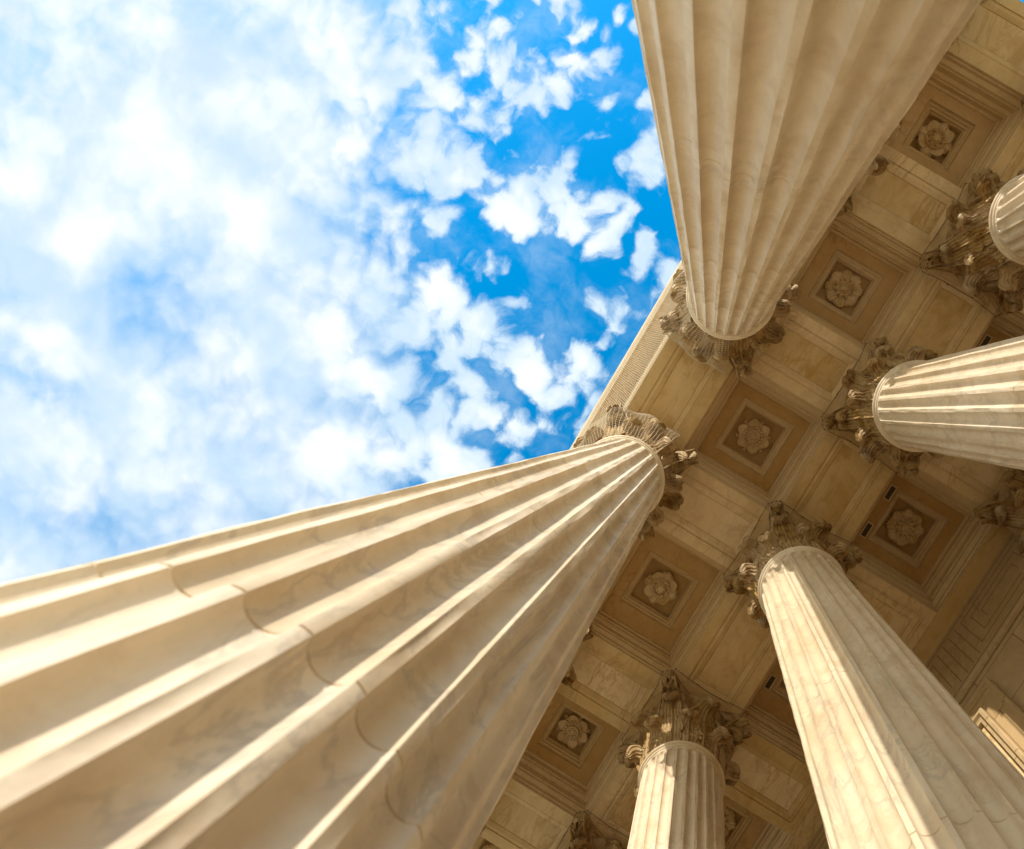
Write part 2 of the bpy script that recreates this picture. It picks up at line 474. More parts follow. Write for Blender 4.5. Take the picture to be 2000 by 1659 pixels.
# ------------------------------------------------------------------ beams
def soffit(mb, x0, x1, y0, y1, px0, px1, py0, py1, z=0.0, top=.44):
    """beam block with a sunk, moulded panel in its underside"""
    def ins(d, h): return (px0+d, px1-d, py0+d, py1-d, h)
    mb.rects([(x0,x1,y0,y1,top),(x0,x1,y0,y1,.0016),(x0+.0016,x1-.0016,y0+.0016,y1-.0016,0),
              ins(0,0), ins(.0003,.008), ins(.0019,.008), ins(.0022,.004), ins(.012,.0055), ins(.020,.0022), ins(.036,.0072), ins(.0455,.0105), ins(.0458,.016), ins(.0473,.016), ins(.0477,.012)], cap=False)
    return ins(.0477,.012)
def panel_mb(r, cx, cy):
    mb = MB(); a,b,c,d,h = r; mb.fan([(a-cx,c-cy,h),(b-cx,c-cy,h),(b-cx,d-cy,h),(a-cx,d-cy,h)]); return mb
def beam(name, x0, x1, y0, y1, px0, px1, py0, py1, label, group, extra=None):
    cx, cy = (x0+x1)/2, (y0+y1)/2
    root = empty(name, (cx, cy, H(HC)))
    mb = MB(); s = lambda v, c: v-c
    pr = soffit(mb, x0-cx, x1-cx, y0-cy, y1-cy, px0-cx, px1-cx, py0-cy, py1-cy)
    if extra: extra(mb, cx, cy)
    mb.build('beam_block', M['beam'], root)
    panel_mb(pr, 0, 0).build('panel', M['panel'], root)
    tag(root, label, 'beam', group); return root

where = {-3:'at the bottom edge', -2:'low in the picture', -1:'left of the bottom-centre column', 0:'between the two giant columns', 1:'beside the giant top shaft', 2:'at the top right corner'}
LB_FRONT = {0:'front soffit beam between the two giant columns, bordering the open sky', 1:'front soffit beam hidden behind the broad top shaft', 2:'front soffit beam at the portico end, top right corner',
            -1:'front soffit beam hidden behind the lower-left giant shaft', -2:'front soffit beam low behind the lower-left giant shaft', -3:'front soffit beam farthest down behind the lower-left giant shaft'}
LB_ROW2 = {0:'inner soffit beam joining the half-sunlit column and the strip-lit right column', 1:'inner soffit beam between the strip-lit right column and the neck cut by the right edge', 2:'inner soffit beam at the far top right, cut by the right edge',
           -1:'inner soffit beam joining the half-sunlit column and the bottom-centre column', -2:'inner soffit beam left of the bottom-centre column', -3:'inner soffit beam at the bottom edge'}
for k in range(-3, 3):
    xa, xb = XS[k], XS[k+1]
    e = .0014
    x0 = xa + e if k > -3 else xa - HB; x1 = xb - e if k < 2 else xb + HB
    def step(mb, cx, cy, a=xa+HB, b=xb-HB):
        # raised lip along the inner edge of the front beam
        mb.box(a-cx, b-cx, AY0-.0265-cy, AY0-.0006-cy, -.0022, .002)
    beam('soffit_beam', x0, x1, WY, AY0, xa+HB+.046, xb-HB-.046, WY+.062, AY0-.062, LB_FRONT[k], 'soffit beams along the front columns', step)
    beam('soffit_beam', x0, x1, AY1, BY0, xa+HB+.046, xb-HB-.046, AY1+.062, BY0-.062, LB_ROW2[k], 'soffit beams along the inner columns')
LB_X1 = {0:'cross beam from the lower-left giant column to the half-sunlit column', 1:'cross beam from the broad top shaft to the strip-lit right column', 2:'cross beam with orange veins below the top-right rosette coffer', 3:'end cross beam in the top right corner against the sky',
         -1:'cross beam ending at the bottom-centre column, behind the lower-left giant shaft', -2:'cross beam at bottom left of centre, ending at the bottom capital', -3:'cross beam at the bottom edge beyond the last rosette'}
LB_X2 = {0:'shaded back cross beam behind the half-sunlit column', 1:'shaded back cross beam under the strip-lit right column', 2:'shaded back cross beam at the right edge', 3:'shaded back cross beam at the portico end',
         -1:'shaded back cross beam right of the bottom-centre column', -2:'shaded back cross beam at the bottom edge', -3:'shaded back cross beam beyond the bottom edge'}
for k in range(-3, 4):
    x = XS[k]; g = .0014
    beam('cross_beam', x-HB, x+HB, AY0+g, AY1-g, x-HB+.060, x+HB-.060, AY0+.046, AY1-.046, LB_X1[k], 'cross beams of the outer bay')
    if k > -3:
        beam('cross_beam', x-HB, x+HB, BY0+g, BY1-g, x-HB+.060, x+HB-.060, BY0+.046, BY1-.046, LB_X2[k], 'cross beams of the back bay')

# ------------------------------------------------------------------ rosettes
def petal_round_mb(r0, r1, w, h, z0):
    mb = MB(); rows = []
    for i in range(11):
        t = i/10; r = r0+(r1-r0)*t; row = []
        hw = w*math.sqrt(max(.02, 1-((t-.55)/.58)**2)) if t > .55 else w*(.62+.38*math.sin(PI*t/1.1))
        for j in range(13):
            v = -1+2*j/12
            row.append((r - .010*v*v*t, hw*v, -z0 - h*(.62+.38*math.sqrt(max(0,1-v*v*.9)))*(1-.55*(1-t)) + .004*(1-v*v)*math.sin(PI*t) - .006*abs(v)**5 - .005*max(0,t-.8)/.2 - .003*math.exp(-(v/.09)**2)))
        rows.append(row)
    mb.grid(rows); edge = [r[0] for r in rows]+rows[-1]+[r[-1] for r in reversed(rows)]
    mb.grid([edge, [(x,y,-.0005) for x,y,_ in edge]]); return mb
def petal_leafy_mb(r0, r1, w, h, z0, lobes=5):
    mb = MB(); rows = []
    for i in range(15):
        t = i/14; row = []
        for j in range(21):
            v = -1+2*j/20
            r = r0+(r1-r0)*t*(1-.20*v*v) + (.008*abs(math.cos(v*lobes*PI/2))-.004)*t*t
            hw = w*(.45+.75*math.sin(PI*.55*t))*(.92+.10*abs(math.cos(t*PI*2.5)))
            row.append((r, hw*v*(1-.25*t*t), -z0 - h*(.55+.45*t)*(1-.55*v*v) - .0085*abs(math.cos(v*lobes*PI/2))**.6 + .010*max(0,t-.75)/.25))
        rows.append(row)
    mb.grid(rows); edge = [r[0] for r in rows]+rows[-1]+[r[-1] for r in reversed(rows)]
    mb.grid([edge, [(x,y,-.0005) for x,y,_ in edge]]); return mb
def ball(mb, x, y, z, r, n=8):
    rows = []
    for i in range(n//2+2):
        a = PI*i/(n//2+1); rows.append([(x+r*math.sin(a)*math.cos(2*PI*k/n), y+r*math.sin(a)*math.sin(2*PI*k/n), z-r*math.cos(a)) for k in range(n)])
    mb.grid(rows, True)
def ring_torus(mb, R, r, z, n=48, m=8):
    rows = [[((R+r*math.cos(2*PI*j/m))*math.cos(2*PI*i/n), (R+r*math.cos(2*PI*j/m))*math.sin(2*PI*i/n), z+r*math.sin(2*PI*j/m)) for j in range(m)] for i in range(n+1)]
    mb.grid(rows, True)
def heart_mb(kind):
    mb = MB()
    if kind == 'round':
        mb.lathe([(.0605,0),(.0605,-.022),(.052,-.030),(.048,-.026),(.036,-.026),(.0345,-.040),(.0285,-.044),(.026,-.038),(.016,-.038),(.013,-.046),(.006,-.050),(.0005,-.051)], 36)
        ring_torus(mb, .033, .0045, -.040)
        for k in range(16): ball(mb, .047*math.cos(2*PI*k/16), .047*math.sin(2*PI*k/16), -.028, .0095)
        for k in range(8): ball(mb, .021*math.cos(2*PI*k/8), .021*math.sin(2*PI*k/8), -.040, .0075)
        for k in range(6):
            a = PI/6+PI/3*k
            for dx, dy in ((0,0),(.009,.007),(.009,-.007)):
                x, y = .099+dx, dy; ball(mb, x*math.cos(a)-y*math.sin(a), x*math.sin(a)+y*math.cos(a), -.010, .0085)
    elif kind == 'mixed':
        mb.lathe([(.056,0),(.056,-.030),(.050,-.038),(.042,-.036),(.036,-.030),(.034,-.036),(.030,-.046),(.02,-.052),(.008,-.055),(.0005,-.055)], 36)
        ring_torus(mb, .050, .005, -.036)
        for k in range(8): ball(mb, .042*math.cos(2*PI*k/8), .042*math.sin(2*PI*k/8), -.040, .010)
        for k in range(8): ball(mb, .020*math.cos(2*PI*k/8+.2), .020*math.sin(2*PI*k/8+.2), -.050, .0085)
    else:
        mb.lathe([(.045,0),(.045,-.030),(.038,-.038),(.030,-.034),(.027,-.042),(.016,-.046),(.0005,-.048)], 36)
        for k in range(10):
            a = 2*PI*k/10
            for q, rr in ((.046,.0105),(.055,.008)): ball(mb, q*math.cos(a), q*math.sin(a), -.033, rr)
        for k in range(6): ball(mb, .019*math.cos(PI/3*k), .019*math.sin(PI/3*k), -.045, .0085)
    return mb
ROS = {}
def rosette(kind, parent, z, rot):
    """heart + petals as sub-parts; meshes are shared between rosettes of one kind"""
    if kind not in ROS:
        d = {'heart': heart_mb(kind)}
        if kind == 'round':
            d['petals'] = [(petal_round_mb(.048,.117,.0365,.030,.014), [PI/3*k for k in range(6)]), (petal_round_mb(.044,.100,.040,.018,.008), [PI/6+PI/3*k for k in range(6)])]
        elif kind == 'mixed':
            d['petals'] = [(petal_round_mb(.042,.114,.041,.034,.016), [PI/2*k for k in range(4)]), (petal_leafy_mb(.042,.120,.042,.030,.014,6), [PI/4+PI/2*k for k in range(4)])]
        else:
            d['petals'] = [(petal_leafy_mb(.036,.122,.044,.026,.014,4), [PI/4*k for k in range(8)]), (petal_round_mb(.032,.066,.018,.016,.026), [PI/8+PI/4*k for k in range(8)])]
        d['heart'].v = [(x*(1.2 if x*x+y*y < .0042 else 1.03), y*(1.2 if x*x+y*y < .0042 else 1.03), z*1.38) for x, y, z in d['heart'].v]
        h = d['heart'].build('rosette', M['rosette'], None, True, sharp=50)
        pets = []
        for mb, angs in d['petals']:
            f = None
            for a in angs:
                if f is None: o = f = mb.build('petal', M['rosette'], h, True, sharp=60)
                else: o = f.copy(); col.objects.link(o); o.parent = h
                o.rotation_euler = (0,0,a); pets.append(o)
        ROS[kind] = (h, pets)
    else:
        h0, p0 = ROS[kind]; h = h0.copy(); col.objects.link(h)
        for p in p0:
            c = p.copy(); col.objects.link(c); c.parent = h
    h.parent = parent; h.location = (0,0,z*U); h.rotation_euler = (0,0,rot); h.scale = (.87,.87,.95)

# ------------------------------------------------------------------ coffers
def curve(p0, p1, bulge, n=6):
    (a, h), (b, g) = p0, p1; out = []
    for i in range(1, n):
        t = i/n; s = math.sin(PI*t)*bulge
        dx, dy = b-a, g-h; l = math.hypot(dx, dy)
        out.append((a+dx*t - dy/l*s, h+dy*t + dx/l*s))
    return out
def scurve(p0, p1, amp, n=8):
    (a, h), (b, g) = p0, p1; out = []
    for i in range(1, n):
        t = i/n; s = math.sin(2*PI*t)*amp; dx, dy = b-a, g-h; l = math.hypot(dx, dy)
        out.append((a+dx*t - dy/l*s, h+dy*t + dx/l*s))
    return out
PROF_RAW = [(.0015,.0012),(.0015,.026),(.009,.030),(.009,.044)] + scurve((.009,.044),(.030,.078),.005) + [(.030,.078),(.030,.088),(.036,.090),(.036,.136)] \
     + curve((.036,.136),(.056,.158),-.006) + [(.056,.158),(.056,.166),(.062,.168),(.062,.208)] + curve((.062,.208),(.074,.224),-.004) + [(.074,.224),(.075,.2265)]
INNER = [(.1362,.2256),(.1375,.2330),(.142,.2345)] + scurve((.142,.2345),(.152,.2520),.0025) + [(.152,.2520),(.154,.2540),(.168,.2560),(.1695,.2640)] + curve((.1695,.2640),(.1765,.2740),-.002) + [(.1765,.2740),(.1785,.2760),(.1785,.318)]
def grooved(P, at, w=.0030, d=.0060):
    """open joints where the courses of moulding meet"""
    out = []
    for i, h in P:
        out.append((i, h))
        if any(abs(i-a) < 1e-6 and abs(h-b) < 1e-6 for a, b in at): out += [(i-d, h+.0002), (i-d, h+w), (i, h+w)]
    return out
PROF = grooved(PROF_RAW, [(.009,.030),(.036,.090),(.062,.168),(.0015,.0012)])
INNER = [(.1362,.2256),(.1362,.2360),(.1388,.2360),(.1391,.2300)] + grooved(INNER[2:], [(.154,.2540),(.1695,.2640)], .0030, .0045)
BACK = .318
def coffer(x0, x1, y0, y1, kind, label, rot, group, vents=False):
    cx, cy = (x0+x1)/2, (y0+y1)/2; a, b = (x1-x0)/2, (y1-y0)/2
    root = empty('ceiling_coffer', (cx, cy, H(HC)))
    # all recesses are square: a longer bay has a wider border
    s = min(a, b); ex, ey = a-s, b-s
    mb = MB(); mb.rects([(-a+i, a-i, -b+i, b-i, h) for i, h in PROF], False); mb.build('moulding', M['moulding'], root, True, sharp=25)
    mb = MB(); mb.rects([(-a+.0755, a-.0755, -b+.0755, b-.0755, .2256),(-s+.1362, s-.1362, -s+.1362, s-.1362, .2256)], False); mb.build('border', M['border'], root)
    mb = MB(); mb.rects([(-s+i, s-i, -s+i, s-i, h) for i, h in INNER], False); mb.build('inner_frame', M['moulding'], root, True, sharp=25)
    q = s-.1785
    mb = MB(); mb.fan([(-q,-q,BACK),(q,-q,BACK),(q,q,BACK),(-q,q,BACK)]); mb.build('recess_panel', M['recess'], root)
    rosette(kind, root, BACK-.0004, rot)
    if vents:      # two small dark louvred openings beside the recess
        for sx_ in (-1, 1):
            mb = MB(); x, y = sx_*.125, -b+.107
            mb.rects([(x-.048,x+.048,y-.021,y+.021,.2250),(x-.048,x+.048,y-.021,y+.021,.2205),(x-.040,x+.040,y-.014,y+.014,.2205),(x-.040,x+.040,y-.014,y+.014,.2248)], False)
            v = mb.build('vent', M['moulding'], root)
            mb = MB(); mb.fan([(x-.0398,y-.0138,.2246),(x+.0398,y-.0138,.2246),(x+.0398,y+.0138,.2246),(x-.0398,y+.0138,.2246)])
            for q in range(4): mb.box(x-.039, x+.039, y-.0125+q*.007, y-.0105+q*.007, .2222, .2244)
            mb.build('louvre', M['vent'], v)
    tag(root, label, 'coffer', group)
LB_C1 = {2:('mixed','coffer at top right whose rosette alternates plain and ragged petals'),1:('leafy','coffer right of the broad top shaft with a large leafy rosette'),0:('round','coffer in the middle with a round-petalled beaded rosette between four capitals'),
         -1:('mixed','wide coffer with a ragged-petal rosette just right of the lower-left giant shaft'),-2:('round','coffer left of the bottom-centre capital with a round-petalled rosette in deep shade'),-3:('leafy','coffer at the bottom edge with only the top of its rosette showing')}
LB_C2 = {0:('leafy','dark back coffer with a shaded leafy rosette right of the half-sunlit capital'),1:('round','dark back coffer mostly hidden behind the strip-lit right column'),-1:('mixed','dark back coffer hidden behind the half-sunlit shaft'),
         -2:('leafy','dark back coffer peeping out right of the bottom-centre shaft'),2:('mixed','dark back coffer at the right edge')}
for k, (kd, lb) in LB_C1.items():
    coffer(XS[k]+HB, XS[k+1]-HB, AY0, AY1, kd, lb, rnd.uniform(-.1,.1)+(.55 if kd!='mixed' else .9), 'rosette coffers of the outer bay')
for k, (kd, lb) in LB_C2.items():
    coffer(XS[k]+HB, XS[k+1]-HB, BY0, BY1, kd, lb, rnd.uniform(-.1,.1)+.55, 'rosette coffers of the back bay', True)

# ------------------------------------------------------------------ entablature and roof
XE = XS[3] + HB
def sweep(mb, prof, xa=-4.0, yb=YK+.5):
    """profile of (outset, height) swept along the front and round the end corner"""
    rows = []
    for o, h in prof:
        rows.append([(xa, WY-o, H(HC)+h), (XE+o, WY-o, H(HC)+h), (XE+o, yb, H(HC)+h)])
    mb.grid(rows)
ent = empty('entablature', (0,0,0))
mb = MB(); sweep(mb, [(.0012,.0012),(.004,.004),(.004,.085),(.012,.088),(.012,.18),(.020,.183),(.020,.285)] + scurve((.020,.285),(.052,.335),.006) + [(.052,.335),(.056,.338),(.056,.360),(.012,.362)])
mb.build('architrave', M['cornice'], ent, True, sharp=25)
mb = MB(); sweep(mb, [(.012,.364),(.012,.640),(.020,.644)] + curve((.020,.644),(.048,.676),-.008) + [(.048,.676),(.052,.680),(.052,.760),(.085,.762)]); mb.build('frieze', M['cornice'], ent, True, sharp=25)
mb = MB(); x = -3.95
while x < XE+.1:
    mb.box(x, x+.040, WY-.100, WY-.0535, H(HC)+.684, H(HC)+.752); x += .060
y = WY-.06
while y < 2.2:
    mb.box(XE+.0535, XE+.100, y, y+.040, H(HC)+.684, H(HC)+.752); y += .060
dn = mb.build('dentil_band', M['cornice'], ent); dn['kind'] = 'stuff'
mb = MB(); sweep(mb, [(.085,.7635)] + curve((.085,.7635),(.110,.785),-.006) + [(.110,.785),(.114,.790),(.222,.790),(.222,.780),(.232,.780),(.232,.868),(.238,.872)] + scurve((.238,.872),(.290,.965),.010) + [(.290,.965),(.290,.990),(.1,1.02)])
mb.build('cornice', M['cornice'], ent, True, sharp=25)
tag(ent, 'pale stone entablature edge along the sky, with cornice and dentils above the front columns', 'entablature')
rf = empty('roof', (0,0,H(HC)+.45))
mb = MB(); mb.box(-4.0, XE-.01, WY+.01, 2.6, 0, .30); mb.build('roof_slab', M['roof'], rf)
tag(rf, 'flat stone slab roof lying above the whole coffered ceiling', 'roof')

# ------------------------------------------------------------------ back wall
wall = empty('portico_wall', (-.5485, YK, 0))
XC = -.5485
mb = MB(); mb.box(-3.6, 3.66, .006, .30, -Z0+Z0, H(3.375)); mb.build('wall_face', M['wall'], wall)
mb = MB(); mb.box(-3.6, 3.66, 0, .30, H(3.430), H(HC)-.0015); mb.build('frieze', M['frieze'], wall)
mb = MB(); mb.box(-3.6, 3.66, -.0958, .001, H(HC), H(HC)+.40); mb.build('ceiling_edge', M['beam'], wall)
pr = [(.003,3.3755),(-.004,3.3760),(-.004,3.386),(-.007,3.387)] + curve((-.007,3.387),(-.016,3.400),.003) + [(-.016,3.400),(-.016,3.409),(-.010,3.410),(-.010,3.420),(0,3.4285)]
mb = MB(); mb.grid([[(-3.6,y,H(z)),(3.66,y,H(z))] for y, z in pr]); mb.build('string_moulding', M['frieze'], wall, True, sharp=25)
# incised key lines of the frieze
mb = MB()
def vline(x, z0, z1): mb.box(x-.0016, x+.0016, -.0010, .002, H(z0), H(z1))
def hline(x0, x1, z): mb.box(x0, x1, -.0010, .002, H(z)-.0016, H(z)+.0016)
zt_, zb_ = 3.845, 3.470
hline(-3.5, 3.6, zt_+.022); hline(-3.5, 3.6, zb_-.020)
x = -3.4
while x < 3.5:
    for dx in (0,.055,.110,.165): vline(x+dx, zb_, zt_)
    a, b = x+.215, x+.735
    vline(a, zb_+.05, zt_-.03); vline(b, zb_+.05, zt_-.03); hline(a, b, zt_-.03); hline(a, b-.08, zb_+.05)
    vline(a+.06, zb_+.10, zt_-.085); vline(b-.06, zb_+.10, zt_-.085); hline(a+.06, b-.06, zt_-.085); hline(a+.06, b-.13, zb_+.10)
    vline(a+.12, zb_+.15, zt_-.14); hline(a+.12, b-.12, zt_-.14); vline(b-.12, zb_+.15, zt_-.14)
    x += .790
mb.build('key_pattern', M['joint'], wall)
# door surround: nested frames
def frame_mb(prof, half, top, zb=-Z0):
    """profile of (inset from outer edge, y) swept up one side, across and down"""
    mb = MB(); rows = []
    for d, y in prof:
        rows.append([(-half+d, y, H(zb)), (-half+d, y, H(top-d)), (half-d, y, H(top-d)), (half-d, y, H(zb))])
    mb.grid(rows); return mb
frame_mb([(0,.005),(0,-.022),(.006,-.026),(.018,-.026),(.022,-.018),(.034,-.018),(.036,-.010),(.072,-.010),(.074,-.006),(.112,-.006),(.114,.005)], .655, 3.262).build('door_surround', M['wall'], wall)
frame_mb([(.114,.005),(.114,-.030),(.120,-.036),(.134,-.036),(.140,-.024),(.146,-.020),(.160,-.020),(.162,.0),(.170,.0045)], .655, 3.262).build('inner_frame', M['wall'], wall)
mb = MB(); q = .655-.170
mb.rects([(-q,q,H(-Z0),H(3.262-.170),-.0030),(-q+.03,q-.03,H(-Z0),H(3.262-.200),-.0030),(-q+.034,q-.034,H(-Z0),H(3.262-.204),-.0005),(-q+.06,q-.06,H(-Z0),H(3.262-.23),-.0005),(-q+.064,q-.064,H(-Z0),H(3.262-.234),.004)])
mb.v = [(x, .001+z, y) for x, y, z in mb.v]      # stand the panel upright on the wall
mb.build('door_panel', M['panel'], wall)
tag(wall, 'back wall of the portico at lower right with key-pattern frieze and framed doorway', 'wall')
# pilasters with the same carved capital
freeze_kids()
capital0 = next(o for o in KIDS[proto.name] if o.name.startswith('capital'))
for k, lb in ((1,'wall pilaster whose shaded capital corner juts in at the right edge'),(2,'wall pilaster farther along the back wall beyond the right edge')):
    r = empty('wall_pilaster', (XS[k], YK, 0))
    mb = MB(); w = .190
    pts = []
    mb.box(-w, w, -.150, .004, .24, H(HN)-.012); 
    for j in range(6):
        xx = -w+.03+j*(2*w-.06)/5
        mb.tube([(xx,-.151,.3),(xx,-.151,H(HN)-.06)], .008, 8)
    mb.build('shaft', M['shaft'], r)
    mb = MB(); mb.box(-.25,.25,-.21,.004,0,.10); mb.box(-.225,.225,-.185,.004,.10,.24); mb.build('base', M['shaft'], r)
    c = copy_tree(capital0, r); c.location = (0, .022*U, 0)
    tag(r, lb, 'pilaster', 'pilasters on the back wall')

# ------------------------------------------------------------------ bird nets and cables
def net_strip():
    mb = MB()
    # strands hang from the cornice nosing to the foot of the architrave
    def line(t):
        # t 0 at the cornice edge, 1 at the soffit edge
        y = WY - .282*(1-t) - .004 + .016*math.sin(PI*t); z = H(HC) + .955*(1-t) - .01*math.sin(PI*t)
        return y, z
    x = -2.6; k = 0
    while x < XE+.02:
        pts = []
        for i in range(7):
            t = i/6*.985; y, z = line(t); pts.append((x + .002*math.sin(i*1.7+k), y, z))
        mb.tube(pts, .0007, 3); x += .0128 + .0012*math.sin(k*2.3); k += 1
    for i in range(1, 12):
        t = i/12; y, z = line(t); mb.tube([(-2.6,y,z),(XE+.02,y,z)], .0005, 3)
    o = mb.build('bird_net', M['net'])
    tag(o, 'fine striped bird netting stretched over the entablature edge along the sky', 'bird net')
net_strip()
def cap_net(i, label, a0, a1):
    mb = MB(); z0, z1 = H(HN)+.016, H(HC)-.006
    def P(a, t):
        # bulging cloth over the leaves; squarer towards the top
        c, s = abs(math.cos(a)), abs(math.sin(a))
        sq = .268/max(c, s); rnd_ = .262
        top = min(.372, .45*sq+.55*rnd_+.044); b = .216
        r = b + (top-b)*(math.sin(min(1,t*1.25)*PI/2)) + .008*math.sin(a*11+t*4) 
        return (r*math.cos(a), r*math.sin(a), z0 + (z1-z0)*t)
    na = int((a1-a0)*.28/.0195); nt_ = 28
    for j in range(na+1):
        a = a0 + (a1-a0)*j/na; mb.tube([P(a + .012*math.sin(k*.9+j), k/16) for k in range(17)], .0008, 3)
    for k in range(nt_+1):
        mb.tube([P(a0+(a1-a0)*j/60, k/nt_) for j in range(61)], .0008, 3)
    o = mb.build('bird_net', M['net'], None, loc=(XS[i], 0, 0))
    tag(o, label, 'bird net')
cap_net(0, 'bird net wrapped round the capital of the lower-left giant column', -PI*.80, PI*.12)
cap_net(1, 'bird net wrapped round the capital of the broad top shaft', -PI*1.16, PI*-.10)
def cable(i, row, label, seed):
    rr = random.Random(seed); mb = MB(); pts = []
    base = [(.275,-.225),(.275,.225),(.225,.275),(-.225,.275),(-.275,.225),(-.275,-.225),(-.225,-.275),(.225,-.275),(.275,-.225)]
    for (a, b), (c, d) in zip(base, base[1:]):
        for k in range(6):
            t = k/6; x, y = a+(c-a)*t, b+(d-b)*t
            l = math.hypot(x, y); f = 1 - .05*math.sin(PI*t) if abs(a-c) < .01 or abs(b-d) < .01 else 1
            pts.append((x*f+rr.uniform(-.004,.004), y*f+rr.uniform(-.004,.004), H(HC)-.007))
    pts.append(pts[0]); mb.tube(pts, .0013, 4)
    for p in pts[::2]: ball(mb, p[0]+rr.uniform(-.003,.003), p[1], p[2]+.003, .0042, 6)
    o = mb.build('net_cable', M['cable'], None, loc=(XS[i], rows_y[row], 0))
    tag(o, label, 'cable', 'dark cables strung round the inner capitals')
cable(0,1,'thin dark knotted cable round the half-sunlit column\'s capital',1)
cable(1,1,'thin dark knotted cable round the strip-lit right column\'s capital',2)
cable(-1,1,'thin dark knotted cable round the bottom-centre column\'s capital',3)
cable(-2,1,'thin dark knotted cable round the capital at the bottom edge',4)
cable(2,1,'thin dark knotted cable round the capital cut by the right edge',5)

# ------------------------------------------------------------------ ground
DROP, FRONT = -1.70, -.62
mb = MB(); mb.rects([(-900,900,-900,900,DROP)]); g = mb.build('ground', M['plaza']); tag(g, kind='structure')
mb = MB(); mb.rects([(-4.2,4.0,FRONT,2.4,DROP),(-4.2,4.0,FRONT,2.4,0)]); g = mb.build('portico_floor', M['floor']); tag(g, kind='structure')
mb = MB(); nst = 40
for k in range(nst):
    z1 = -k*(-DROP)/nst; y1 = FRONT - .0006 - k*.075
    mb.box(-4.0, 3.8, y1-.075+.0003, y1, DROP+.002, z1-.0012)
g = mb.build('steps', M['plaza']); tag(g, kind='structure')

# ------------------------------------------------------------------ sun and sky
TANE = .235; EL = math.atan(TANE)
sx, sy = .617, -.787
sdir = Vector((sx*math.cos(EL), sy*math.cos(EL), math.sin(EL))).normalized()
sl = bpy.data.lights.new('sun','SUN'); sl.energy = 2.1; sl.angle = math.radians(.5); sl.color = (1.0,.93,.84)
so = bpy.data.objects.new('sun', sl); col.objects.link(so); so.location = (sdir*60)[:]; so.rotation_euler = sdir.to_track_quat('Z','Y').to_euler()

W = bpy.data.worlds.new('World'); sc.world = W; W.use_nodes = True; nt = W.node_tree; nt.nodes.clear()
wo = nt.nodes.new('ShaderNodeOutputWorld'); bg = nt.nodes.new('ShaderNodeBackground'); nt.links.new(bg.outputs[0], wo.inputs[0])
sky = nt.nodes.new('ShaderNodeTexSky'); sky.sky_type = 'NISHITA'; sky.sun_disc = False
sky.sun_elevation = EL; sky.sun_rotation = math.atan2(sx, sy); sky.air_density = 1.0; sky.dust_density = .3; sky.ozone_density = 3.0
hs = nt.nodes.new('ShaderNodeHueSaturation'); hs.inputs['Saturation'].default_value = 1.35; hs.inputs['Value'].default_value = 1.65; hs.inputs['Hue'].default_value = .488
nt.links.new(sky.outputs[0], hs.inputs['Color'])
def noise2(nt, vec, scale, detail=4, rough=.55, dist=0.0):
    o = noise_n(nt, vec, scale, detail, rough, dist); o.node.noise_dimensions = '2D'; return o
# clouds on a flat layer high above: direction -> position on the layer (x/z, y/z)
CAMR = Matrix(((0.514698,0.855409,0.05798),(0.854102,-0.517461,0.052374),(-0.074804,-0.022564,0.996943)))
FPX, PPX, PPY = 1399.67, 1299.80, 880.45
def layer(u, v):
    d = CAMR.transposed() @ Vector(((u-PPX)/FPX, -(v-PPY)/FPX, 1)); return d.x/d.z, d.y/d.z
tc = nt.nodes.new('ShaderNodeTexCoord'); sp = nt.nodes.new('ShaderNodeSeparateXYZ'); nt.links.new(tc.outputs['Generated'], sp.inputs[0])
zc = mth(nt,'MAXIMUM', sp.outputs[2], .04)
cb = nt.nodes.new('ShaderNodeCombineXYZ'); nt.links.new(mth(nt,'DIVIDE', sp.outputs[0], zc), cb.inputs[0]); nt.links.new(mth(nt,'DIVIDE', sp.outputs[1], zc), cb.inputs[1])
P = cb.outputs[0]
# the layer is turned so that its u axis follows the cloud streets
def warp(vec, scale, amt, detail=3):
    n = nt.nodes.new('ShaderNodeTexNoise'); n.noise_dimensions = '2D'; n.inputs['Scale'].default_value = scale; n.inputs['Detail'].default_value = detail; nt.links.new(vec, n.inputs['Vector'])
    s1 = nt.nodes.new('ShaderNodeVectorMath'); s1.operation = 'SUBTRACT'; nt.links.new(n.outputs['Color'], s1.inputs[0]); s1.inputs[1].default_value = (.5,.5,.5)
    s2 = nt.nodes.new('ShaderNodeVectorMath'); s2.operation = 'MULTIPLY'; nt.links.new(s1.outputs[0], s2.inputs[0]); s2.inputs[1].default_value = (amt,amt,0)
    s3 = nt.nodes.new('ShaderNodeVectorMath'); s3.operation = 'ADD'; nt.links.new(vec, s3.inputs[0]); nt.links.new(s2.outputs[0], s3.inputs[1]); return s3.outputs[0]
PW = warp(warp(P, 9.0, .040), 30, .030, 4)
